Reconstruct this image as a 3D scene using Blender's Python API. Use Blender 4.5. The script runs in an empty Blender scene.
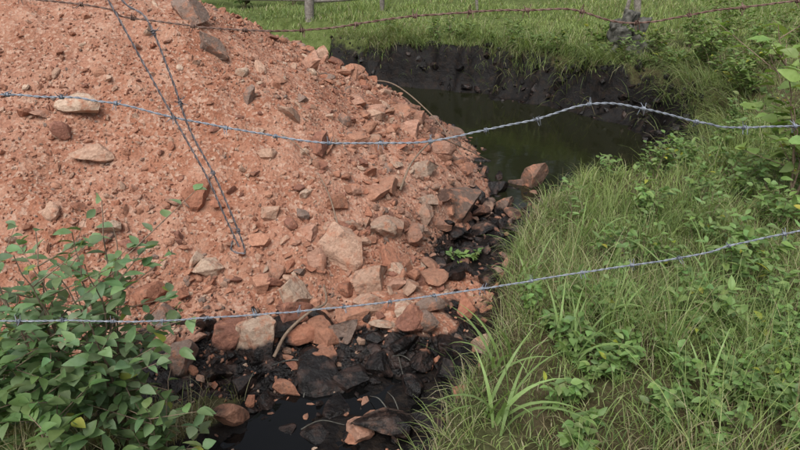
import bpy, bmesh, math, numpy as np
rng=np.random.default_rng(3)
TAB=np.random.default_rng(11).random((256,256))
def vn(x,y):
    xi=np.floor(x).astype(int); yi=np.floor(y).astype(int)
    fx=x-xi; fy=y-yi; fx=fx*fx*(3-2*fx); fy=fy*fy*(3-2*fy)
    a=TAB[xi%256,yi%256]; b=TAB[(xi+1)%256,yi%256]; c=TAB[xi%256,(yi+1)%256]; d=TAB[(xi+1)%256,(yi+1)%256]
    return (a*(1-fx)+b*fx)*(1-fy)+(c*(1-fx)+d*fx)*fy
def fbm(x,y,s,o=4):
    x=np.asarray(x,float);y=np.asarray(y,float)
    r=0;a=1;t=0
    for i in range(o):
        r=r+a*vn(x*s+i*17.3,y*s+i*9.1); t+=a; a*=.5; s*=2.03
    return r/t-.5
def sst(a,b,x):
    t=np.clip((x-a)/(b-a),0,1); return t*t*(3-2*t)
def segd(x,y,pts):
    best=np.full(np.shape(x),1e9); val=np.zeros(np.shape(x))
    for p,q in zip(pts[:-1],pts[1:]):
        dx,dy=q[0]-p[0],q[1]-p[1]
        t=np.clip(((x-p[0])*dx+(y-p[1])*dy)/(dx*dx+dy*dy),0,1)
        d=np.hypot(x-p[0]-t*dx,y-p[1]-t*dy)
        v=p[2]+(q[2]-p[2])*t
        m=d<best; best=np.where(m,d,best); val=np.where(m,v,val)
    return best,val
# ---------------------------------------------------------------- terrain
POOL=[(-1.4,11.3),(-.2,10.9),(.8,10.5),(2.0,9.5),(2.85,8.4),(2.9,7.2),(2.25,6.3),(1.45,5.85),(.7,6.9),(.1,8.1),(-.7,9.6)]
CH=[(1.3,6.0,.32),(.88,5.2,.40),(.40,4.3,.32),(0.14,3.6,.32),(-.20,2.9,.50),(-.48,2.3,.48),(-.85,1.3,.3),(-1.1,-.5,.3)]
RG=[(-7,5.4,1.0),(-3.4,5.9,1.2),(-2.15,6.0,1.12),(-2.1,7.2,.98),(-2.9,9.4,.6)]
def poolsd(x,y):
    pts=[(a,b,0) for a,b in POOL]+[(POOL[0][0],POOL[0][1],0)]
    d,_=segd(x,y,pts)
    ins=np.zeros(np.shape(x),bool); n=len(POOL)
    for i in range(n):
        x1,y1=POOL[i];x2,y2=POOL[(i+1)%n]
        ins^=((y1>y)!=(y2>y))&(x<(x2-x1)*(y-y1)/(y2-y1+1e-12)+x1)
    return np.where(ins,-d,d)
def chd(x,y):
    d,w=segd(x,y,CH); return d-w+.14*fbm(x,y,2.2,3)
def pld(x,y): return poolsd(x,y)+.60*fbm(x+2,y,1.15,5)*sst(5.6,7.5,y)+.12*fbm(x,y,3,3)
def ground(x,y):
    x=np.asarray(x,float);y=np.asarray(y,float)
    base=.16*fbm(x,y,.35,3)+.05*fbm(x,y,1.7,3)-.2*sst(0,-1.0,x)*sst(6,3,y)
    base=base+0.02*np.clip(y-11,0,40)+.12*sst(.3,1.5,x-2.6)*sst(4,9,y)
    dr,_=segd(x,y,RG)
    cx=np.interp(y,[-.5,1.3,2.3,2.95,3.6,4.3,5.2,6,7,8.1,9.6,11],[-1.1,-.85,-.5,-.22,.12,.38,.85,1.3,.7,.1,-.7,-1.2])
    left=sst(.05,-.1,x-cx)*sst(4.1,3.35,dr)
    base=base*(1-left)+left*(-.72+.06*fbm(x,y,3,3))
    s=sst(0,.3,chd(x,y))
    z1=(-.69+.14*fbm(x,y,3,3)+.07*fbm(x,y,11,3))*(1-s)+base*s
    sd=pld(x,y); wd=np.clip(.45+.75*sst(8,6.6,y)+.9*fbm(x,y,1.3,4),.2,2); s=sst(0,1,sd/wd)
    z2=(-.66-.35*np.clip(-sd/.5,0,1)+.05*fbm(x,y,9,3))*(1-s)+base*s
    z=np.minimum(z1,z2)
    return z+.16*fbm(x+5,y,4,5)*sst(.0,.15,sd)*sst(.8,.35,sd)
def mound(x,y):
    x=np.asarray(x,float);y=np.asarray(y,float)
    d,t=segd(x,y,RG)
    d=d*(1+.25*fbm(x,y,.5,2))
    dd=np.sqrt(d*d+.16)-.4
    z=t-.68*np.minimum(dd,2.2)-.42*np.clip(dd-2.2,0,9)
    z=z+.20*np.exp(-((x-.02)**2+(y-3.6)**2)/.14)-.30*sst(.2,-.15,chd(x,y))*sst(4.1,4.7,y)
    return z+.24*fbm(x,y,1.1,4)+.10*fbm(x,y,5,3)+.035*fbm(x,y,17,3)
def surf(x,y): return np.maximum(ground(x,y),mound(x,y))
# ---------------------------------------------------------------- mesh helpers
def link(o): bpy.context.scene.collection.objects.link(o); return o
def mk(name,V,F,mat,smooth=True,col=None,parent=None):
    me=bpy.data.meshes.new(name); V=np.asarray(V,np.float32)
    FL=F if isinstance(F,list) and isinstance(F[0],np.ndarray) else [np.asarray(F)]
    FL=[np.asarray(f,np.int32) for f in FL if len(f)]
    loops=np.concatenate([f.ravel() for f in FL]); 
    tot=np.concatenate([np.full(len(f),f.shape[1]) for f in FL]); st=np.concatenate([[0],np.cumsum(tot)[:-1]]).astype(np.int32)
    me.vertices.add(len(V)); me.vertices.foreach_set('co',V.ravel())
    me.loops.add(len(loops)); me.loops.foreach_set('vertex_index',loops)
    me.polygons.add(len(st)); me.polygons.foreach_set('loop_start',st)
    if col is not None:
        col=np.asarray(col,np.float32)
        if col.shape[1]==3: col=np.concatenate([col,np.zeros((len(col),1),np.float32)],1)
        a=me.attributes.new('col','FLOAT_COLOR','POINT'); a.data.foreach_set('color',col.ravel())
        b=me.attributes.new('wet','FLOAT','POINT'); b.data.foreach_set('value',np.ascontiguousarray(col[:,3]))
    me.update(calc_edges=True)
    (me.shade_smooth if smooth else me.shade_flat)()
    if mat: me.materials.append(mat)
    o=link(bpy.data.objects.new(name,me))
    if parent: o.parent=parent
    return o
class Acc:
    def __init__(s): s.V=[];s.F=[];s.C=[];s.n=0
    def add(s,V,F,C=None):
        V=np.asarray(V); s.V.append(V); s.F.append(np.asarray(F)+s.n); s.n+=len(V)
        if C is not None:
            C=np.asarray(C,float)
            if C.ndim==1: C=np.tile(C,(len(V),1))
            if C.shape[1]==3: C=np.concatenate([C,np.zeros((len(C),1))],1)
            s.C.append(C)
    def make(s,name,mat,smooth=True,parent=None):
        d={}
        for f in s.F: d.setdefault(f.shape[1],[]).append(f)
        return mk(name,np.concatenate(s.V),[np.concatenate(v) for v in d.values()],mat,smooth,np.concatenate(s.C) if s.C else None,parent)
def tube(P,R,k=7,ref=(0,1,0)):
    P=np.asarray(P,float); n=len(P); R=np.broadcast_to(np.asarray(R,float),(n,))
    T=np.gradient(P,axis=0); T/=np.linalg.norm(T,axis=1)[:,None]+1e-12
    N=np.cross(T,np.asarray(ref,float)); N/=np.linalg.norm(N,axis=1)[:,None]+1e-9
    B=np.cross(T,N)
    a=np.arange(k)*2*math.pi/k
    V=P[:,None]+R[:,None,None]*(np.cos(a)[None,:,None]*N[:,None]+np.sin(a)[None,:,None]*B[:,None])
    i=np.arange(n-1)[:,None]*k; j=np.arange(k)[None]; j2=(j+1)%k
    F=np.stack([i+j,i+j2,i+k+j2,i+k+j],-1).reshape(-1,4)
    return V.reshape(-1,3),F
def crom(pts,n):
    pts=np.asarray(pts,float); P=np.vstack([2*pts[0]-pts[1],pts,2*pts[-1]-pts[-2]]); out=[]
    for i in range(1,len(P)-2):
        t=np.linspace(0,1,n,endpoint=False)[:,None]
        p0,p1,p2,p3=P[i-1],P[i],P[i+1],P[i+2]
        out.append(.5*((2*p1)+(-p0+p2)*t+(2*p0-5*p1+4*p2-p3)*t*t+(-p0+3*p1-3*p2+p3)*t**3))
    return np.vstack(out+[pts[-1:]])
def gridmesh(name,xs,ys,fn,mat,cf):
    X,Y=np.meshgrid(xs,ys); Z=fn(X,Y); n=len(xs)
    V=np.stack([X,Y,Z],-1).reshape(-1,3)
    i=np.arange(len(ys)-1)[:,None]*n+np.arange(n-1)[None]
    F=np.stack([i,i+1,i+1+n,i+n],-1).reshape(-1,4)
    return mk(name,V,F,mat,True,cf(V[:,0],V[:,1],V[:,2]))
def ax(a,b,h,ext):
    core=np.arange(a,b+1e-6,h); g=[];s=h;p=b
    while p<ext: s*=1.2;p+=s;g.append(p)
    g2=[];s=h;p=a
    while p>-ext: s*=1.2;p-=s;g2.append(p)
    return np.concatenate([g2[::-1],core,g])
# ---------------------------------------------------------------- materials
def newmat(name):
    a=bpy.data.materials.new(name);a.use_nodes=True;nt=a.node_tree
    return a,nt,nt.nodes['Principled BSDF']
def N(nt,t,**k):
    n=nt.nodes.new(t)
    for a,b in k.items(): setattr(n,a,b)
    return n
def mix(nt,fac,a,b,blend='MIX'):
    n=N(nt,'ShaderNodeMix',data_type='RGBA',blend_type=blend)
    for s,v in ((0,fac),(6,a),(7,b)):
        if isinstance(v,bpy.types.NodeSocket): nt.links.new(v,n.inputs[s])
        else: n.inputs[s].default_value=v if s==0 else (*v,1)
    return n.outputs[2]
def ramp(nt,src,p0,p1,c0=(0,0,0,1),c1=(1,1,1,1)):
    r=N(nt,'ShaderNodeValToRGB'); e=r.color_ramp.elements
    e[0].position=p0;e[1].position=p1;e[0].color=c0;e[1].color=c1
    nt.links.new(src,r.inputs[0]); return r.outputs[0]
def noise(nt,scale,detail=6,rough=.6,co=None):
    n=N(nt,'ShaderNodeTexNoise'); n.inputs['Scale'].default_value=scale;n.inputs['Detail'].default_value=detail;n.inputs['Roughness'].default_value=rough
    if co is None: co=N(nt,'ShaderNodeTexCoord').outputs['Object']
    nt.links.new(co,n.inputs['Vector']); return n.outputs[0]
def bump(nt,h,strength,dist,prev=None):
    b=N(nt,'ShaderNodeBump'); b.inputs['Strength'].default_value=strength; b.inputs['Distance'].default_value=dist
    nt.links.new(h,b.inputs['Height'])
    if prev: nt.links.new(prev,b.inputs['Normal'])
    return b.outputs[0]
def mr(nt,src,a,b):
    n=N(nt,'ShaderNodeMapRange'); n.inputs['To Min'].default_value=a;n.inputs['To Max'].default_value=b; nt.links.new(src,n.inputs['Value']); return n.outputs[0]
def earthmat(name,kind):
    a,nt,b=newmat(name)
    at=N(nt,'ShaderNodeAttribute',attribute_name='col').outputs['Color']
    wt=N(nt,'ShaderNodeAttribute',attribute_name='wet').outputs['Fac']
    n1=noise(nt,7,8,.65); n2=noise(nt,45,6,.7); n3=noise(nt,2.2,3,.5)
    c=mix(nt,ramp(nt,n2,.3,.7),at,mix(nt,1,at,(.56,.50,.46),'MULTIPLY'))
    if kind=='rock':
        n6=noise(nt,13,6,.7)
        c=mix(nt,ramp(nt,n6,.50,.66),c,(.42,.195,.12))
        n4=noise(nt,18,5,.7); c=mix(nt,ramp(nt,n4,.56,.70),c,(.20,.12,.085))
    elif kind=='soil':
        c=mix(nt,ramp(nt,n1,.45,.7),c,(.48,.27,.185))
        c=mix(nt,ramp(nt,n3,.42,.65),c,mix(nt,1,c,(.80,.72,.67),'MULTIPLY'))
        v=N(nt,'ShaderNodeTexVoronoi'); v.inputs['Scale'].default_value=48; v.inputs['Randomness'].default_value=1
        nt.links.new(N(nt,'ShaderNodeTexCoord').outputs['Object'],v.inputs['Vector'])
        sp=N(nt,'ShaderNodeSeparateColor'); nt.links.new(v.outputs['Color'],sp.inputs[0])
        c=mix(nt,ramp(nt,sp.outputs[0],.6,1.0),c,(.50,.32,.235))
    else:
        c=mix(nt,ramp(nt,n1,.4,.65),c,mix(nt,1,c,(.5,.55,.4),'MULTIPLY'))
    wm=N(nt,'ShaderNodeMath',operation='ADD'); nt.links.new(wt,wm.inputs[0]); nt.links.new(mr(nt,n1,-.75,.75),wm.inputs[1])
    wf=ramp(nt,wm.outputs[0],.34,.70)
    n5=noise(nt,11,5,.7)
    sl=mix(nt,ramp(nt,n5,.48,.70),(.006,.005,.005),(.065,.038,.030) if kind!='earth' else (.026,.017,.012))
    c=mix(nt,wf,c,sl)
    nt.links.new(c,b.inputs['Base Color'])
    rw=mr(nt,n5,.02,.60) if kind!='earth' else mr(nt,n5,.15,.90)
    rr=N(nt,'ShaderNodeMix'); nt.links.new(wf,rr.inputs[0]); rr.inputs[2].default_value=.93; nt.links.new(rw,rr.inputs[3])
    nt.links.new(rr.outputs[0],b.inputs['Roughness']); b.inputs['Specular IOR Level'].default_value=.42 if kind!='earth' else .22
    h=bump(nt,n2,.8,.012); h=bump(nt,n1,.8,.04,h)
    if kind=='soil': h=bump(nt,v.outputs['Distance'],.8,.010,h)
    nt.links.new(h,b.inputs['Normal']); return a
SOIL=earthmat('red_soil','soil'); ROCK=earthmat('rock','rock'); EARTH=earthmat('earth','earth')
def leafmat(name,tr=.35,rough=.55):
    a,nt,b=newmat(name)
    at=N(nt,'ShaderNodeAttribute',attribute_name='col').outputs['Color']
    n=noise(nt,30,3,.5); c=mix(nt,ramp(nt,n,.3,.7),at,mix(nt,1,at,(.72,.78,.6),'MULTIPLY'))
    nt.links.new(c,b.inputs['Base Color']); b.inputs['Roughness'].default_value=rough; b.inputs['Specular IOR Level'].default_value=.35
    t=N(nt,'ShaderNodeBsdfTranslucent'); nt.links.new(mix(nt,1,c,(1.2,1.25,.6),'MULTIPLY'),t.inputs[0])
    ms=N(nt,'ShaderNodeMixShader'); ms.inputs[0].default_value=tr
    nt.links.new(b.outputs[0],ms.inputs[1]);nt.links.new(t.outputs[0],ms.inputs[2])
    nt.links.new(ms.outputs[0],nt.nodes['Material Output'].inputs[0]); return a
LEAF=leafmat('leaf',.3,.5); GRASS=leafmat('grass_blade',.4,.6)
def barkmat(name,c0,c1,sc=25):
    a,nt,b=newmat(name); n=noise(nt,sc,6,.7); nt.links.new(mix(nt,ramp(nt,n,.35,.65),c0,c1),b.inputs['Base Color'])
    b.inputs['Roughness'].default_value=.9; nt.links.new(bump(nt,n,.8,.01),b.inputs['Normal']); return a
BARK=barkmat('weathered_wood',(.12,.10,.085),(.30,.27,.24)); STEM=barkmat('twig_bark',(.16,.11,.075),(.30,.22,.16),60)
MOSS=barkmat('mossy_wood',(.02,.02,.015),(.15,.145,.125),12)
def metal(name,c0,c1,r,m):
    a,nt,b=newmat(name); n=noise(nt,90,4,.6); nt.links.new(mix(nt,ramp(nt,n,.35,.65),c0,c1),b.inputs['Base Color'])
    b.inputs['Roughness'].default_value=r;b.inputs['Metallic'].default_value=m; return a
GALV=metal('galvanised_steel',(.15,.17,.21),(.33,.36,.41),.5,.4); RUST=metal('rusty_steel',(.12,.06,.045),(.24,.16,.13),.8,.2)
DULL=metal('dull_steel',(.13,.12,.13),(.27,.24,.25),.6,.4)
def watermat(name,c,r,bs):
    W,nt,b=newmat(name); b.inputs['Base Color'].default_value=(*c,1); b.inputs['Roughness'].default_value=r; b.inputs['IOR'].default_value=1.33
    nt.links.new(bump(nt,noise(nt,3,3,.5),bs,.02),b.inputs['Normal']); return W
W=watermat('murky_water',(.015,.016,.008),.07,.15); OIL=watermat('oily_water',(.004,.004,.004),.03,.25)
# ---------------------------------------------------------------- ground / mound / water
def gcol(x,y,z):
    c=np.tile([.105,.11,.05],(len(x),1)); br=np.array([.17,.125,.078])
    k=np.clip(fbm(x,y,1.5,3)*2+.4,0,1)[:,None]; c=c*(1-k)+br*k*.8
    sd=pld(x,y); cd=chd(x,y)
    wet=np.maximum(sst(.55,.25,sd),sst(.26,.10,cd))*1.3
    far=sst(9,13,y)[:,None]; c=c*(1-far)+np.array([.16,.21,.07])*far
    return np.concatenate([c,wet[:,None]],1)
gridmesh('ground',ax(-3,4.6,.032,220),ax(1.2,11.9,.032,220),ground,EARTH,gcol)
def wetz(x,y,z):
    lo=sst(4.2,3.4,y)   # oily sludge gathers at the low, near end of the ditch
    z=z+.22*fbm(x+7,y,2.6,4)
    return sst(-.55+.03*lo,-.68+.06*lo,z)
def mcol(x,y,z):
    c=np.tile([.44,.195,.118],(len(x),1)); k=np.clip(fbm(x+9,y,.8,4)*3+.5,0,1)[:,None]
    c=c*(1-k)+np.array([.50,.26,.178])*k
    return np.concatenate([c,wetz(x,y,z)[:,None]],1)
gridmesh('dirt_mound',np.arange(-9.5,2,.026),np.arange(1.9,13,.026),mound,SOIL,mcol)
def blob(name,pts,z,mat):
    P=crom(np.array([(a,b_,z) for a,b_ in pts+pts[:1]]),6)[:-1]; c=P.mean(0)
    n=len(P); V=np.vstack([P,c]); F=np.array([[i,(i+1)%n,n] for i in range(n)]); return mk(name,V,F,mat)
Pc=np.array(POOL); cc=Pc.mean(0)
blob('pond_water',[tuple(cc+(p-cc)*(1+.75/np.hypot(*(p-cc)))) for p in Pc],-.645,W)
blob('oily_puddle',[(-1.0,2.25),(-.9,2.65),(-.55,3.1),(-.1,3.2),(.25,2.9),(.15,2.5),(-.3,2.2)],-.688,OIL)
# ---------------------------------------------------------------- rocks
def proto(sub,seed,planes=9,box=False):
    r=np.random.default_rng(seed); bm=bmesh.new(); bmesh.ops.create_icosphere(bm,subdivisions=sub,radius=1)
    V=np.array([v.co[:] for v in bm.verts]); F=np.array([[v.index for v in f.verts] for f in bm.faces]); bm.free()
    for i in range(planes):
        n=r.normal(size=3); n/=np.linalg.norm(n); d=r.uniform(.38,.78)
        V=V-np.maximum(V@n-d,0)[:,None]*n
    if sub>=3:
        V=V*(1+.16*fbm(V[:,0]*2+seed,V[:,1]*2+V[:,2]*3,1.0,4)[:,None])
        V=V+.07*np.stack([fbm(V[:,1]*5+seed,V[:,2]*5,1,4),fbm(V[:,2]*5,V[:,0]*5+seed,1,4),fbm(V[:,0]*5,V[:,1]*5,1,4)],1)
    return V/np.abs(V).max(0),F
def rots(N_,tilt,r):
    az=r.uniform(0,6.283,N_); tx=r.normal(0,tilt,N_); ty=r.normal(0,tilt,N_)
    def R(a,i):
        M=np.zeros((N_,3,3)); c,s=np.cos(a),np.sin(a); j,k=[(1,2),(2,0),(0,1)][i]
        M[:,i,i]=1;M[:,j,j]=c;M[:,k,k]=c;M[:,j,k]=-s;M[:,k,j]=s; return M
    return R(tx,0)@R(ty,1)@R(az,2)
PAL=np.array([[.45,.20,.125],[.51,.27,.18],[.46,.225,.145],[.57,.38,.28],[.62,.47,.36],[.33,.155,.11],[.27,.20,.165],[.53,.31,.225]])
PW=np.array([.18,.18,.15,.15,.06,.12,.06,.10])
def browning(X,Y): return sst(.6,-.1,chd(X,Y))*sst(3.9,4.8,Y)+sst(.9,.0,pld(X,Y))*sst(5.5,6.5,Y)
def scatter(acc,protos,X,Y,S,r,tilt=.35,sink=.25,pw=PW,wadd=0):
    n=len(X); Z=surf(X,Y); sc=S[:,None]*np.stack([r.uniform(.8,1.45,n),r.uniform(.65,1.1,n),r.uniform(.4,.85,n)],1)
    R=rots(n,tilt,r); C=PAL[r.choice(len(PAL),n,p=pw)]*r.uniform(.75,1.15,(n,1))
    wet=wetz(X,Y,Z+.25*(r.random(n)-.4))
    k=(np.clip(browning(X,Y),0,1)*r.uniform(.3,1,n))[:,None]; C=C*(1-k)+k*C.mean(1,keepdims=True)*np.array([.62,.44,.36])
    P=np.stack([X,Y,Z+sc[:,2]*(1-2*sink)*.6],1); pi=r.integers(0,len(protos),n)
    for k,(V,F) in enumerate(protos):
        m=np.where(pi==k)[0]
        if not len(m): continue
        VV=np.einsum('nij,nvj->nvi',R[m],V[None]*sc[m][:,None])+P[m][:,None]
        FF=(F[None]+np.arange(len(m))[:,None,None]*len(V)).reshape(-1,3)
        CC=np.repeat(np.concatenate([C[m],wet[m][:,None]],1),len(V),0)
        acc.add(VV.reshape(-1,3),FF,CC)
def samp(n,r,x0,x1,y0,y1,cond):
    X=r.uniform(x0,x1,n);Y=r.uniform(y0,y1,n);m=cond(X,Y,r.random(n)); return X[m],Y[m]
def onm(X,Y): return mound(X,Y)>ground(X,Y)-.01
def zone(X,Y):
    d,_=segd(X,Y,[(-1.1,3.5,0),(-.3,4.0,0),(.1,4.9,0),(.4,6,0),(0,7.6,0)]); return np.exp(-(d/.75)**2)
def patch(x,y): return np.clip(fbm(x+3,y,1.1,4)*4+.5,0,1)
acc=Acc()
p0=[proto(1,s,7) for s in range(10)]; p1=[proto(2,20+s,9) for s in range(10)]; p2=[proto(3,40+s,10) for s in range(12)]
X,Y=samp(52000,rng,-5.2,1.3,2.7,8.6,lambda x,y,u:onm(x,y)&(u<.2+.6*patch(x,y)))
scatter(acc,p0,X,Y,rng.uniform(.005,.015,len(X)),rng,1,.2)
X,Y=samp(17000,rng,-5.2,1.3,2.7,8.6,lambda x,y,u:onm(x,y)&(u<.05+.24*patch(x,y)+.38*zone(x,y)))
scatter(acc,p0,X,Y,.012+.028*rng.random(len(X))**2,rng,.7,.2)
X,Y=samp(5600,rng,-5.2,1.3,2.7,8.6,lambda x,y,u:onm(x,y)&(u<.015+.045*patch(x,y)+.34*zone(x,y)))
scatter(acc,p1,X,Y,.032+.05*rng.random(len(X))**2,rng,.5,.2)
X,Y=samp(640,rng,-4.5,1.3,2.9,8.2,lambda x,y,u:onm(x,y)&(u<.025+.55*zone(x,y)))
scatter(acc,p2,X,Y,.06+.11*rng.random(len(X))**2,rng,.4,.22)
inditch=lambda x,y:(chd(x,y)<.14)&(mound(x,y)<ground(x,y)+.03)
X,Y=samp(3600,rng,-1.4,1.6,2.2,6.4,lambda x,y,u:inditch(x,y)&(u<.45+.55*sst(3.3,4.2,y)))
scatter(acc,p0,X,Y,.010+.03*rng.random(len(X))**2,rng,.7,.25)
X,Y=samp(520,rng,-1.3,1.6,2.3,6.3,lambda x,y,u:(chd(x,y)<.10)&(u<.45+.55*sst(3.3,4.2,y)))
scatter(acc,p2,X,Y,.035+.085*rng.random(len(X))**2,rng,.4,.25)
X,Y=samp(9000,rng,-2,4,6,12.4,lambda x,y,u:(pld(x,y)>.0)&(pld(x,y)<.55)&(mound(x,y)<ground(x,y))&(u<.3))
i0=len(acc.C); scatter(acc,p0,X,Y,.02+.07*rng.random(len(X))**3,rng,.7,.3)
for i in range(i0,len(acc.C)): acc.C[i][:,3]=1.1
acc.make('rubble_stones',ROCK,False)
BIG=[(-.42,4.12,.17,.07,.23,.3,-.55,3),(-.62,4.95,.12,.11,.12,.2,.1,5),(.52,5.35,.23,.17,.16,.4,.2,6),(1.32,6.3,.19,.15,.17,.1,0,6),
(-.12,4.45,.13,.11,.10,.6,.1,4),(.09,4.55,.16,.10,.10,2,.1,1),(-.68,3.75,.13,.11,.14,.9,-.3,4),(-.2,3.9,.17,.12,.12,.5,.1,3),
(-.84,3.42,.17,.09,.18,.5,-.55,4),(-2.29,4.77,.20,.12,.11,.1,.1,4),(-2.15,4.5,.17,.11,.07,.3,.1,3),(-1.4,4.33,.12,.09,.12,1.3,.1,0),
(-1.27,3.9,.11,.09,.10,.6,.2,4),(.09,6.3,.19,.13,.13,.5,.1,7),(-.18,4.75,.13,.09,.06,.2,.1,1),(-.33,4.08,.08,.07,.06,.7,0,6),
(-.05,2.72,.21,.14,.09,.2,0,6),(-.57,3.97,.08,.06,.13,.3,-.3,7),(.23,5.0,.11,.07,.06,.3,0,4),(.33,4.62,.10,.08,.07,.3,0,0),
(-.28,3.15,.15,.10,.09,.5,0,6),(-.6,3.48,.13,.09,.10,.5,0,0),(.05,3.5,.14,.10,.11,.9,0,5),(-.28,3.62,.13,.08,.07,.2,0,1),
(.33,4.95,.10,.07,.07,.1,0,2),(-1.27,3.22,.15,.12,.13,.4,.2,6),(-1.03,3.42,.13,.1,.10,.8,.1,5),(.95,5.7,.14,.10,.09,.4,0,6),
(.72,5.6,.15,.10,.09,1,0,5),(.35,5.85,.17,.12,.11,.2,0,7),(.6,6.3,.17,.12,.10,.7,0,5),(.2,5.35,.14,.10,.09,.1,0,4),(-.35,5.3,.12,.08,.08,.5,0,1),
(.45,5.0,.08,.06,.06,.1,0,1),(-.05,5.0,.11,.08,.06,.4,0,3),(-.9,4.3,.08,.06,.06,.2,0,3),(-.25,5.9,.12,.1,.08,.9,0,3),(.2,7.0,.13,.1,.09,.3,0,1),
(-.45,3.3,.12,.09,.08,1.2,0,2),(-.9,3.1,.13,.1,.07,.2,0,6),(1.0,5.2,.12,.1,.07,.2,0,6),(.75,4.9,.10,.08,.06,.9,0,6),(-.45,4.5,.1,.07,.08,.4,.2,2),(0,4.2,.11,.09,.08,1.1,.1,2),(-.9,3.85,.09,.07,.08,.2,.1,1),(.2,3.75,.12,.08,.08,.3,.1,6),(.12,3.3,.13,.09,.07,1.3,.1,2),
(.55,4.75,.15,.1,.08,.3,0,6),(.75,5.3,.17,.11,.1,.9,0,6),(-.6,2.75,.12,.08,.05,.4,0,6),(-.35,2.9,.14,.09,.06,1.4,0,6),(-2.9,4.4,.12,.09,.06,.4,0,4),(-1.9,4.0,.10,.07,.06,.9,0,4),(-1.0,4.7,.09,.07,.06,.4,0,3)]
pb=[proto(4,100+s,14) for s in range(12)]
big=Acc(); rb=np.random.default_rng(5)
for i,(x,y,sx,sy,sz,rz,tl,ci) in enumerate(BIG):
    V,F=pb[(i*5)%12]; V=V*[sx,sy,sz]; c,s=math.cos(tl),math.sin(tl); V=V@np.array([[1,0,0],[0,c,s],[0,-s,c]])
    c,s=math.cos(rz),math.sin(rz); V=V@np.array([[c,s,0],[-s,c,0],[0,0,1]])
    z=float(surf(x,y))+sz*.32
    if i==3: z=-.60
    V=V+[x,y,z]
    wet=wetz(V[:,0],V[:,1],V[:,2])*.9
    if y<3.2 and x>-1 and x<.1: wet=np.maximum(wet,.68)
    if i==3: wet=sst(-.56,-.64,V[:,2])*.6
    C=PAL[ci]*rb.uniform(.88,1.08); k=.7*min(1,float(browning(np.array(x),np.array(y)))); C=C*(1-k)+k*C.mean()*np.array([.62,.44,.36]) if i not in(3,) else np.array([.24,.15,.11])
    big.add(V,F,np.concatenate([np.tile(C,(len(V),1)),wet[:,None]],1))
big.make('boulders',ROCK,False)
# ---------------------------------------------------------------- grass
def blades(acc,P,L,Wd,th0,bend,C,seg=4,r=rng,az=None):
    n=len(P); 
    if az is None: az=r.uniform(0,6.283,n)
    h=np.stack([np.cos(az),np.sin(az),np.zeros(n)],1); s=np.stack([-np.sin(az),np.cos(az),np.zeros(n)],1)
    tw=r.uniform(-.9,.9,n)[:,None]; s=s*np.cos(tw)+h*np.sin(tw)
    pts=[P]; p=P.copy()
    for k in range(seg):
        th=th0+bend*((k+.5)/seg)**1.3
        p=p+(L/seg)[:,None]*(h*np.sin(th)[:,None]+np.array([0,0,1])*np.cos(th)[:,None]); pts.append(p)
    V=np.zeros((n,(seg+1)*2,3)); CC=np.zeros((n,(seg+1)*2,3))
    for k in range(seg+1):
        t=k/seg; w=Wd*(.55+.45*min(1,t*3))*(1-t**1.8)+.0004
        V[:,2*k]=pts[k]-s*w[:,None]/2; V[:,2*k+1]=pts[k]+s*w[:,None]/2
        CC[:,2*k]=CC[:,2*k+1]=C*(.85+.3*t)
    base=np.arange(n)[:,None,None]*(seg+1)*2; q=np.array([[2*k,2*k+1,2*k+3,2*k+2] for k in range(seg)])[None]
    acc.add(V.reshape(-1,3),(base+q).reshape(-1,4),CC.reshape(-1,3))
GP=np.array([[.37,.45,.17],[.28,.365,.14],[.16,.235,.09],[.46,.50,.26],[.55,.49,.34],[.32,.26,.165]])
def gcolors(X,Y,r,dry=.1):
    n=len(X); f=np.clip(fbm(X,Y,.6,3)*3+.5,0,1); u=r.random(n)
    C=GP[1]*(1-f[:,None])+GP[0]*f[:,None]
    C=np.where((u<.22)[:,None],GP[2],C); C=np.where((u>.85)[:,None],GP[3],C)
    dd=dry*(.4+2.2*np.clip(fbm(X+13,Y,.9,3)*3+.4,0,1))
    C=np.where((r.random(n)<dd)[:,None],GP[4+r.integers(0,2,n)],C)
    return C*r.uniform(.75,1.2,(n,1))
def gok(X,Y): return (mound(X,Y)<ground(X,Y)-.015)&(chd(X,Y)>.18)&(pld(X,Y)>.3)
def hmask(X,Y): return (.35+.65*sst(.3,1.5,pld(X,Y)+9*(Y>9)))*(.55+.45*sst(.15,.7,chd(X,Y)))
ga=Acc()
def lay(n,x0,x1,y0,y1,L0,L1,w0,w1,seg,tuft=True,dry=.1,bend=(.4,1.8),cond=None,hf=1,dens=.62):
    if tuft:
        m=n//14; TX=rng.uniform(x0,x1,m);TY=rng.uniform(y0,y1,m); k=gok(TX,TY)&(rng.random(m)<np.clip(dens+3.2*fbm(TX,TY,1.0,3),.05,1))
        if cond is not None: k&=cond(TX,TY)
        TX=TX[k];TY=TY[k]; c=14; hs=np.repeat(rng.uniform(.45,1.3,len(TX)),c)
        X=np.repeat(TX,c)+rng.normal(0,.032*hf,len(TX)*c);Y=np.repeat(TY,c)+rng.normal(0,.032*hf,len(TX)*c)
    else:
        X=rng.uniform(x0,x1,n);Y=rng.uniform(y0,y1,n);k=gok(X,Y)
        if cond is not None: k&=cond(X,Y)
        X=X[k];Y=Y[k];hs=np.ones(len(X))
    hs=hs*(.45+1.1*np.clip(fbm(X+40,Y,.9,3)*1.6+.5,0,1))*hmask(X,Y)
    N_=len(X); L=rng.uniform(L0,L1,N_)*hs
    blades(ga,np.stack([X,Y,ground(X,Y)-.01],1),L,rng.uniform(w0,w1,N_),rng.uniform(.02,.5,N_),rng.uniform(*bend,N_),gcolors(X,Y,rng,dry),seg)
tri=lambda s:(lambda x,y:(np.abs(x)<y*.66+s))
lay(30000,-.3,3.2,1.5,4.2,.16,.40,.002,.0042,5,cond=tri(.5),bend=(.2,1.7),dry=.14)
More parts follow.
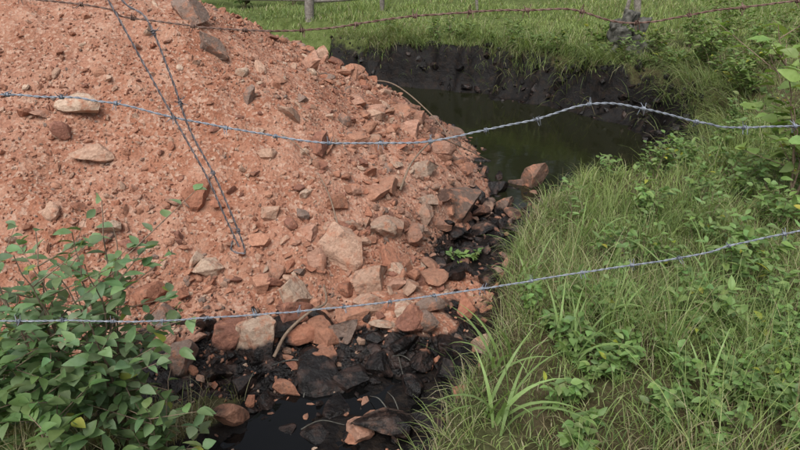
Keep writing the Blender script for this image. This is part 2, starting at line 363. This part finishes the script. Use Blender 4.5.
lay(22000,-.3,3.2,1.5,4.2,.04,.15,.003,.006,3,False,cond=tri(.5),dry=.25)
lay(44000,.2,6.2,4.2,8.2,.16,.38,.003,.0055,4,cond=tri(.5),bend=(.2,1.7),dry=.13)
lay(20000,.2,6.2,4.2,8.2,.05,.16,.005,.009,2,False,cond=tri(.5),dry=.2)
lay(44000,-3.5,10,8.2,15,.08,.26,.006,.012,3,hf=1.6,cond=tri(1),dens=.75)
lay(20000,-3.5,10,8.2,16,.04,.12,.010,.016,2,False,cond=tri(1),dry=.16)
lay(26000,-4,16,12,26,.08,.2,.014,.026,2,hf=2.5,cond=tri(2),dens=.9)
lay(13000,-2.6,-.7,1.3,3.0,.1,.32,.0025,.005,4,dry=.35)
k=120000; X=rng.uniform(-2.5,4.4,k);Y=rng.uniform(5.6,12.6,k);d=pld(X,Y);g_=fbm(X,Y,1.1,4)
k_=(d>.08)&(d<.85)&(mound(X,Y)<ground(X,Y))&((Y>8)|(X>2.9))&(rng.random(k)<.05+.95*sst(.22-.5*g_,.50-.5*g_,d))&(rng.random(k)<np.clip(.55+3.4*fbm(X+30,Y,1.3,3),.15,1)); X=X[k_];Y=Y[k_]
toward=np.arctan2(8.3-Y,1.0-X)+rng.normal(0,.7,len(X))
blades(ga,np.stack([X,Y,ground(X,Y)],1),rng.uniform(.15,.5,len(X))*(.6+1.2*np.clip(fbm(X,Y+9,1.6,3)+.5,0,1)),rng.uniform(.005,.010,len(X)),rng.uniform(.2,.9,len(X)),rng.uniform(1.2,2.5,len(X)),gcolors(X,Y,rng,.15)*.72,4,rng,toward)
k=24000; X=rng.uniform(-.6,1.9,k);Y=rng.uniform(1.6,6.2,k);d=chd(X,Y);k_=(d>.14)&(d<.38)&(mound(X,Y)<ground(X,Y))&(X>-.2); X=X[k_];Y=Y[k_]
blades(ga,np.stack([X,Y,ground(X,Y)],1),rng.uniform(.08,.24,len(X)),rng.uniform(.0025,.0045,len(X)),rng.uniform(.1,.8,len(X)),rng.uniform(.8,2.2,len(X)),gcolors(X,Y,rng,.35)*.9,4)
ga.make('grass',GRASS)
def clump(name,x,y,n,L,w,seed):
    r=np.random.default_rng(seed); a=Acc(); P=np.stack([x+r.normal(0,.03,n),y+r.normal(0,.03,n),np.full(n,float(ground(x,y)))],1)
    blades(a,P,r.uniform(.6,1,n)*L,r.uniform(.7,1,n)*w,r.uniform(.05,.6,n),r.uniform(.7,2.0,n),np.array([.30,.42,.17])*r.uniform(.8,1.2,(n,1)),8,r)
    a.make(name,GRASS)
for i,(x,y,n,L,w) in enumerate([(.36,2.0,14,.5,.022),(.42,2.3,9,.42,.019),(.72,2.35,12,.45,.017),(.95,2.6,10,.46,.017),(.62,3.0,9,.4,.015),(1.5,2.9,10,.5,.016),(1.1,3.6,9,.45,.015),(.95,4.4,8,.45,.014),(1.2,2.1,9,.4,.016)]):
    clump('broad_grass_clump',x,y,n,L,w,50+i)
# ---------------------------------------------------------------- leafy plants
TT=np.array([0,.15,.38,.65,.87,1.]); PR=np.array([.04,.62,1.,.78,.36,.02])
def leaves(acc,P,D,U,L,Wd,C,droop=.25):
    n=len(P); D=D/np.linalg.norm(D,axis=1)[:,None]; S=np.cross(D,U); S/=np.linalg.norm(S,axis=1)[:,None]+1e-9; Nn=np.cross(S,D)
    V=np.zeros((n,18,3))
    for k in range(6):
        t=TT[k]; c=P+D*(L*t)[:,None]-Nn*(L*droop*t*t)[:,None]; w=(Wd*PR[k]/2)[:,None]
        V[:,3*k]=c-S*w+Nn*w*.35; V[:,3*k+1]=c; V[:,3*k+2]=c+S*w+Nn*w*.35
    q=[]; 
    for k in range(5):
        for j in range(2): q.append([3*k+j,3*k+j+1,3*k+j+4,3*k+j+3])
    F=(np.arange(n)[:,None,None]*18+np.array(q)[None]).reshape(-1,4)
    acc.add(V.reshape(-1,3),F,np.repeat(C,18,0))
def leafset(acc,P,axis,L,W_,base,r,var=.25):
    n=len(P); az=r.uniform(0,6.283,n); D=np.stack([np.cos(az),np.sin(az),r.uniform(-.35,.5,n)],1)+axis*.5
    U=np.tile([0,0,1.],(n,1))+r.normal(0,.35,(n,3))
    C=np.asarray(base)*r.uniform(1-var,1+var,(n,1))*(1+r.normal(0,.06,(n,3)))
    y=r.random(n)<.02; C[y]=C[y]*[2.0,1.4,.7]
    leaves(acc,P,D,U,L*r.uniform(.55,1.15,n),W_*r.uniform(.6,1.15,n),np.clip(C,.01,1))
def plant(la,sa,x,y,z,H,nst,spread,L,W_,base,r,twigs=4,per=5,sr=.004):
    for s in range(nst):
        az=r.uniform(0,6.283); sp=spread*r.uniform(.2,1); h=H*r.uniform(.6,1)*(1-.35*sp/max(spread,1e-3)*.8)
        p=crom([(x,y,z-.03),(x+.3*sp*math.cos(az),y+.3*sp*math.sin(az),z+.45*h),(x+sp*math.cos(az),y+sp*math.sin(az),z+h)],8)
        p+=np.cumsum(r.normal(0,.006,p.shape)*H,0)
        V,F=tube(p,np.linspace(sr,sr*.3,len(p)),5,(.3,1,.1)); sa.add(V,F)
        ns=len(p); idx=np.linspace(ns*.25,ns-1,max(3,per*2)).astype(int)
        leafset(la,p[idx],(p[-1]-p[0])/H*.6,L,W_,base,r)
        for t in range(twigs):
            i=int(r.uniform(.3,.95)*(ns-1)); a2=r.uniform(0,6.283); ln=H*r.uniform(.12,.28)
            d=np.array([math.cos(a2),math.sin(a2),r.uniform(.1,.8)]); q=p[i]+d*ln*np.linspace(0,1,per+1)[:,None]
            V,F=tube(q,np.linspace(sr*.5,sr*.2,len(q)),4,(.3,1,.1)); sa.add(V,F)
            leafset(la,q[1:],d*.8,L,W_,base,r)
            leafset(la,q[-1:],d*2,L,W_,base,r)
def mkplant(name,specs,seed,mat=LEAF):
    r=np.random.default_rng(seed); e=link(bpy.data.objects.new(name,None)); la=Acc();sa=Acc()
    for s in specs: plant(la,sa,*s[:2],float(surf(s[0],s[1])),*s[2:7],s[7],r,*s[8:])
    la.make('leaves',mat,parent=e); sa.make('stems',STEM,False,parent=e); return e
SG=(.215,.31,.17)
mkplant('leafy_shrub',[(-1.22,2.35,1.42,9,.32,.08,.046,SG,7,6,.007),(-1.42,2.3,1.42,8,.32,.08,.046,SG,7,6,.007),(-1.05,2.25,.9,5,.25,.08,.046,(.18,.27,.125),6,5,.005),(-1.75,2.35,1.3,7,.32,.08,.046,SG,7,5,.006),(-1.3,1.95,.6,5,.28,.08,.046,(.16,.25,.105),5,5,.005),(-1.6,2.0,.7,6,.28,.08,.046,(.16,.25,.105),5,5,.005)],7)
mkplant('sapling',[(2.62,4.1,1.85,7,.45,.13,.075,(.28,.38,.13),6,4,.008),(2.85,4.3,1.1,6,.4,.12,.065,(.22,.31,.10),5,4,.006)],8)
r8=np.random.default_rng(21); sp=[]
for i in range(105):
    x=r8.uniform(.6,1.95);y=r8.uniform(1.75,2.9); 
    if x<y*.7+.2: sp.append((x,y,r8.uniform(.1,.24),3,.08,.045,.028,(.20,.30,.11),2,3,.0015))
for i in range(65):
    y=r8.uniform(2.7,6.5); x=r8.uniform(.28*y,y*.68); sp.append((x,y,r8.uniform(.22,.42),3,.12,.055,.026,(.20,.29,.11),3,3,.002))
for x,y,h in [(2.05,4.9,.4),(2.4,5.3,.42),(2.75,5.5,.4),(2.35,4.3,.4),(1.85,5.4,.32),(.5,4.72,.14),(3.2,6.2,.45),(1.55,3.9,.3),(1.9,3.2,.4),(2.3,3.7,.45),(1.7,3.0,.4),(1.45,2.6,.3)]:
    sp.append((x,y,h,5,.16,.07,.036,(.22,.32,.12),3,4,.002))
mkplant('weeds',[s for s in sp if gok(np.array(s[0]),np.array(s[1])) or s[2]<.15],22)
sp=[]
for i in range(34):
    t=r8.random()**.7; x=-1.6+5.6*t; y=np.interp(x,[-1.6,-.2,.8,2,2.8,4.0],[12.0,11.6,11.3,10.4,9.5,7.7])+r8.normal(.15,.3)
    sp.append((x,y,r8.uniform(.15,.5),5,.25,.09,.035,(.15,.215,.075),3,3,.003))
for x,y,h in [(3.7,8.3,.6),(3.9,7.6,.6),(3.7,7.2,.5),(4.1,8.9,.7),(3.6,9.6,.6),(4.4,8.0,.7),(4.8,9.0,.9),(4.2,9.9,.8),(4.9,10.2,.9),(5.4,9.4,.8),(3.0,10.2,.5)]:
    sp.append((x,y,h,7,.4,.09,.038,(.19,.265,.09),5,5,.004))
mkplant('bank_bushes',sp,23)
# ---------------------------------------------------------------- twigs and roots
def stick(name,pts,r0,r1,mat=STEM):
    P=crom(pts,10); V,F=tube(P,np.linspace(r0,r1,len(P)),6,(.2,.3,1)); return mk(name,V,F,mat)
def sp_(x,y,h): return (x,y,float(surf(x,y))+h)
stick('dead_root',[sp_(-.75,3.3,.02),sp_(-.68,3.4,.12),sp_(-.55,3.52,.17),sp_(-.47,3.65,.12),sp_(-.5,3.85,.04)],.011,.006)
stick('dead_root',[sp_(.0,4.9,.05),sp_(.1,5.1,.2),sp_(.3,5.5,.27),sp_(.5,5.8,.22),sp_(.85,6.2,.25)],.010,.004)
stick('dead_twig',[sp_(-.42,4.2,.1),sp_(-.5,4.4,.14),sp_(-.6,4.6,.06)],.007,.003)
stick('dead_twig',[sp_(-.55,8.6,.1),(-.1,8.0,.0),(.35,7.3,-.2),(.65,6.8,-.5)],.010,.005)
stick('dead_twig',[sp_(-.9,4.9,.02),sp_(-.8,4.8,.06),sp_(-.65,4.75,.03)],.006,.003)
rk=np.random.default_rng(9)
for i in range(7):
    x=rk.uniform(-.9,.1);y=rk.uniform(2.7,3.4);a=rk.uniform(0,3.14);l_=rk.uniform(.06,.14)
    stick('dead_twig',[sp_(x-l_*math.cos(a),y-l_*math.sin(a),.02),sp_(x,y,.04+.03*rk.random()),sp_(x+l_*math.cos(a),y+l_*math.sin(a),.02)],.004,.002,MOSS)
# ---------------------------------------------------------------- fences
def post(name,x,y,z0,h,r,lean,mat,parent,seed=1):
    rr=np.random.default_rng(seed); n=12; t=np.linspace(0,1,n)
    P=np.stack([x+lean*t+.02*np.cumsum(rr.normal(0,.3,n)),y+.02*np.cumsum(rr.normal(0,.3,n)),z0-.2+t*(h+.2)],1)
    V,F=tube(P,r*(1.1-.25*t)*rr.uniform(.92,1.08,n),10); k=10
    c=len(V); V=np.vstack([V,P[-1]+[0,0,.01]]); F2=np.array([[c-k+i,c-k+(i+1)%k,c] for i in range(k)])
    return mk(name,V,[F,F2],mat,True,None,parent)
fen=link(bpy.data.objects.new('barbed_wire_fence',None))
for i,x in enumerate((-2.05,2.05)): post('post',x,1.4,float(surf(x,1.4)),1.75-float(surf(x,1.4)),.055,.0,BARK,fen,i)
def wire(name,pts,mat,barbs=.115,tr=.0016,seed=0,ph=0):
    r=np.random.default_rng(seed); P=crom(pts,30)
    s=np.concatenate([[0],np.cumsum(np.linalg.norm(np.diff(P,axis=0),axis=1))]); n=int(s[-1]/.0045)
    u=np.linspace(0,s[-1],n); Q=np.stack([np.interp(u,s,P[:,i]) for i in range(3)],1)
    Q[:,2]+=.007*fbm(u*9,u*0+seed,1,3); Q[:,1]+=.006*fbm(u*7,u*0+seed+5,1,3)
    T=np.gradient(Q,axis=0);T/=np.linalg.norm(T,axis=1)[:,None]; A=np.array([0,1.,0]); B=np.cross(T,A);B/=np.linalg.norm(B,axis=1)[:,None]; A2=np.cross(B,T)
    a=Acc(); w=2*math.pi*u/.034
    for q in (0,math.pi):
        V,F=tube(Q+tr*1.05*(np.cos(w+q)[:,None]*A2+np.sin(w+q)[:,None]*B),tr,6); a.add(V,F)
    if barbs:
        p=barbs*(.3+ph)
        while p<s[-1]-.02:
            i=int(p/s[-1]*(n-1)); c,t,a1,b1=Q[i],T[i],A2[i],B[i]; ph0=r.uniform(0,6.28)
            for q in (0,1):
                k=np.linspace(0,1,22); an=ph0+q*2.2+k*2*math.pi*1.6
                H=c+t*((k-.5)*.006+(q-.5)*.003)[:,None]+.0038*(np.cos(an)[:,None]*a1+np.sin(an)[:,None]*b1)
                d0=-np.sin(an[0])*a1+np.cos(an[0])*b1; d1=-np.sin(an[-1])*a1+np.cos(an[-1])*b1
                H=np.vstack([H[0]-(d0+t*r.uniform(-.5,.5))*.015,H,H[-1]+(d1+t*r.uniform(-.5,.5))*.015])
                V,F=tube(H,np.concatenate([[.0006],np.full(22,.0011),[.0006]]),5,(.3,.2,1)); a.add(V,F)
            p+=barbs*r.uniform(.92,1.08)
    a.make(name,mat,True,fen)
w3=lambda L,y=1.4:[(x,y,z) for x,z in L]
wire('barbed_wire_strand',w3([(-2.05,1.43),(-.847,1.378),(-.638,1.363),(-.431,1.319),(-.153,1.2725),(.065,1.279),(.28,1.324),(.447,1.361),(.646,1.319),(.863,1.31),(2.05,1.36)]),GALV,seed=1,tr=.0013)
wire('barbed_wire_strand',w3([(-2.05,.80),(-.984,.818),(-.491,.824),(0,.878),(.4745,.96),(.7045,1.0),(.924,1.064),(2.05,1.3)]),GALV,seed=2,ph=.4,tr=.0013)
wire('rusty_wire_strand',w3([(-2.05,1.68),(-.74,1.569),(-.5465,1.531),(-.2445,1.507),(.04,1.535),(.322,1.55),(.487,1.521),(.801,1.565),(2.05,1.68)],1.42),RUST,seed=3,tr=.0012)
wire('hanging_wire',w3([(-.63,1.69),(-.58,1.569),(-.5066,1.389),(-.4327,1.21),(-.373,1.026)],1.39),DULL,.0,tr=.0013,seed=4)
wire('hanging_wire',w3([(-.60,1.68),(-.55,1.569),(-.506,1.531),(-.472,1.41),(-.4487,1.302),(-.4033,1.187),(-.3606,1.031),(-.37,1.012),(-.39,1.02),(-.385,1.045)],1.385),DULL,.16,tr=.0013,seed=5)
wf=link(bpy.data.objects.new('wooden_fence',None))
for i,(x,y,h,r,ln) in enumerate([(-1.74,13.4,1.2,.085,.02),(-.39,14.6,1.1,.05,.05),(3.9,12.2,1.2,.035,.25),(4.62,13.4,1.2,.07,-.08),(8.2,13.6,1.2,.07,.05),(-5.5,13.5,1.2,.07,0),(1.6,14.4,1.1,.03,-.1)]):
    post('post',x,y,float(ground(x,y)),h,r,ln,BARK,wf,i+5)
for a_,b_ in [((-5.5,13.5,.62),(-1.74,13.4,.45)),((-1.74,13.4,.42),(-.3,14.5,.50)),((-.3,14.5,.95),(4.6,13.4,.9)),((4.6,13.4,.9),(8.2,13.6,.85))]:
    P=crom([a_,((a_[0]+b_[0])/2,(a_[1]+b_[1])/2,(a_[2]+b_[2])/2-.05),b_],8); V,F=tube(P,.03,7,(0,0,1)); mk('rail',V,F,BARK,True,None,wf)
# gnarled, half-buried stump on the bank
st=link(bpy.data.objects.new('tree_stump',None)); x,y=3.3,9.9; z=float(ground(x,y)); lump=Acc()
for j,(dx,dy,dz,a_,b_,c_) in enumerate([(0,0,.05,.26,.24,.30),(-.10,-.05,.30,.20,.18,.20),(.14,0,.38,.19,.17,.17),(.0,-.02,.50,.15,.14,.14),(-.24,-.06,.40,.12,.10,.12),(.28,-.05,.10,.16,.14,.14),(.05,-.25,-.1,.18,.16,.22),(.1,-.45,-.3,.15,.14,.2)]):
    V,F=pb[(j*3+1)%12]; lump.add(V*[a_,b_,c_]*(1+.5*fbm(V[:,0]*4+j,V[:,2]*4+V[:,1]*3,1,3)[:,None])+[x+dx,y+dy,z+dz],F)
lump.make('trunk',MOSS,True,st)
rs=np.random.default_rng(4)
for k in range(6):
    a=rs.uniform(0,6.28); P=crom([(x,y,z+.25),(x+.25*math.cos(a),y+.2*math.sin(a),z+.28*rs.random()),(x+.5*math.cos(a),y+.42*math.sin(a),z-.05)],6); V,F=tube(P,np.linspace(.06,.02,len(P)),7,(.1,.2,1)); mk('root',V,F,MOSS,True,None,st)
# ---------------------------------------------------------------- trees beyond the fence
def tree(x,y,H,seed):
    r=np.random.default_rng(seed); e=link(bpy.data.objects.new('tree',None)); z=float(ground(x,y)); sa=Acc(); la=Acc()
    P=crom([(x,y,z-.2),(x+r.normal(0,.2),y,z+H*.4),(x+r.normal(0,.4),y,z+H*.9)],8); V,F=tube(P,np.linspace(.24,.05,len(P)),9); sa.add(V,F)
    for k in range(18):
        i=int(r.uniform(.12,1)*(len(P)-1)); a=r.uniform(0,6.28); ln=H*r.uniform(.18,.34); d=np.array([math.cos(a),math.sin(a),r.uniform(.1,.7)])
        Q=P[i]+d*ln*np.linspace(0,1,6)[:,None]; V,F=tube(Q,np.linspace(.07,.02,6),5,(.1,.2,1)); sa.add(V,F)
        n=160; c=Q[r.integers(2,6,n)]+r.normal(0,.42,(n,3))*H*.1
        leafset(la,c,d*.3,.42,.26,(.085,.135,.04),r,.4)
    la.make('leaves',LEAF,parent=e); sa.make('trunk',BARK,parent=e)
rt=np.random.default_rng(77)
for i in range(15): tree(-21+3.1*i+rt.normal(0,.5),23+rt.normal(0,2.0),rt.uniform(10,13.5),200+i)
sp=[(x,y,rt.uniform(.9,1.6),6,.7,.2,.09,(.07,.115,.035),5,5,.01) for x,y in [(-2.4,15.6),(-3.4,15.2),(-4.6,15.5),(-1.6,16.8)]+[(rt.uniform(-18,20),rt.uniform(19,22)) for _ in range(26)]]
mkplant('background_bushes',sp,31)
# ---------------------------------------------------------------- camera and light
cam=bpy.data.cameras.new('camera');co=link(bpy.data.objects.new('camera',cam))
co.location=(0,0,1.7);co.rotation_euler=(math.radians(66),0,0);cam.lens=29.97;cam.clip_start=.05;cam.clip_end=600;bpy.context.scene.camera=co
w=bpy.data.worlds.new('World');bpy.context.scene.world=w;w.use_nodes=True
nt=w.node_tree;s=nt.nodes.new('ShaderNodeTexSky');s.sky_type='NISHITA';s.sun_disc=False;s.sun_elevation=math.radians(55);s.sun_rotation=math.radians(200);s.air_density=1;s.dust_density=4
hs=nt.nodes.new('ShaderNodeHueSaturation');hs.inputs['Saturation'].default_value=.4;nt.links.new(s.outputs[0],hs.inputs['Color'])
nt.links.new(hs.outputs[0],nt.nodes['Background'].inputs[0]);nt.nodes['Background'].inputs[1].default_value=.15
l=bpy.data.lights.new('sun','SUN');l.energy=2.35;l.angle=math.radians(35);l.color=(1,.97,.93);lo=link(bpy.data.objects.new('sun',l))
lo.rotation_euler=(math.radians(35),0,math.radians(-20))
sc=bpy.context.scene;sc.view_settings.view_transform='Standard';sc.view_settings.look='None';sc.view_settings.exposure=0
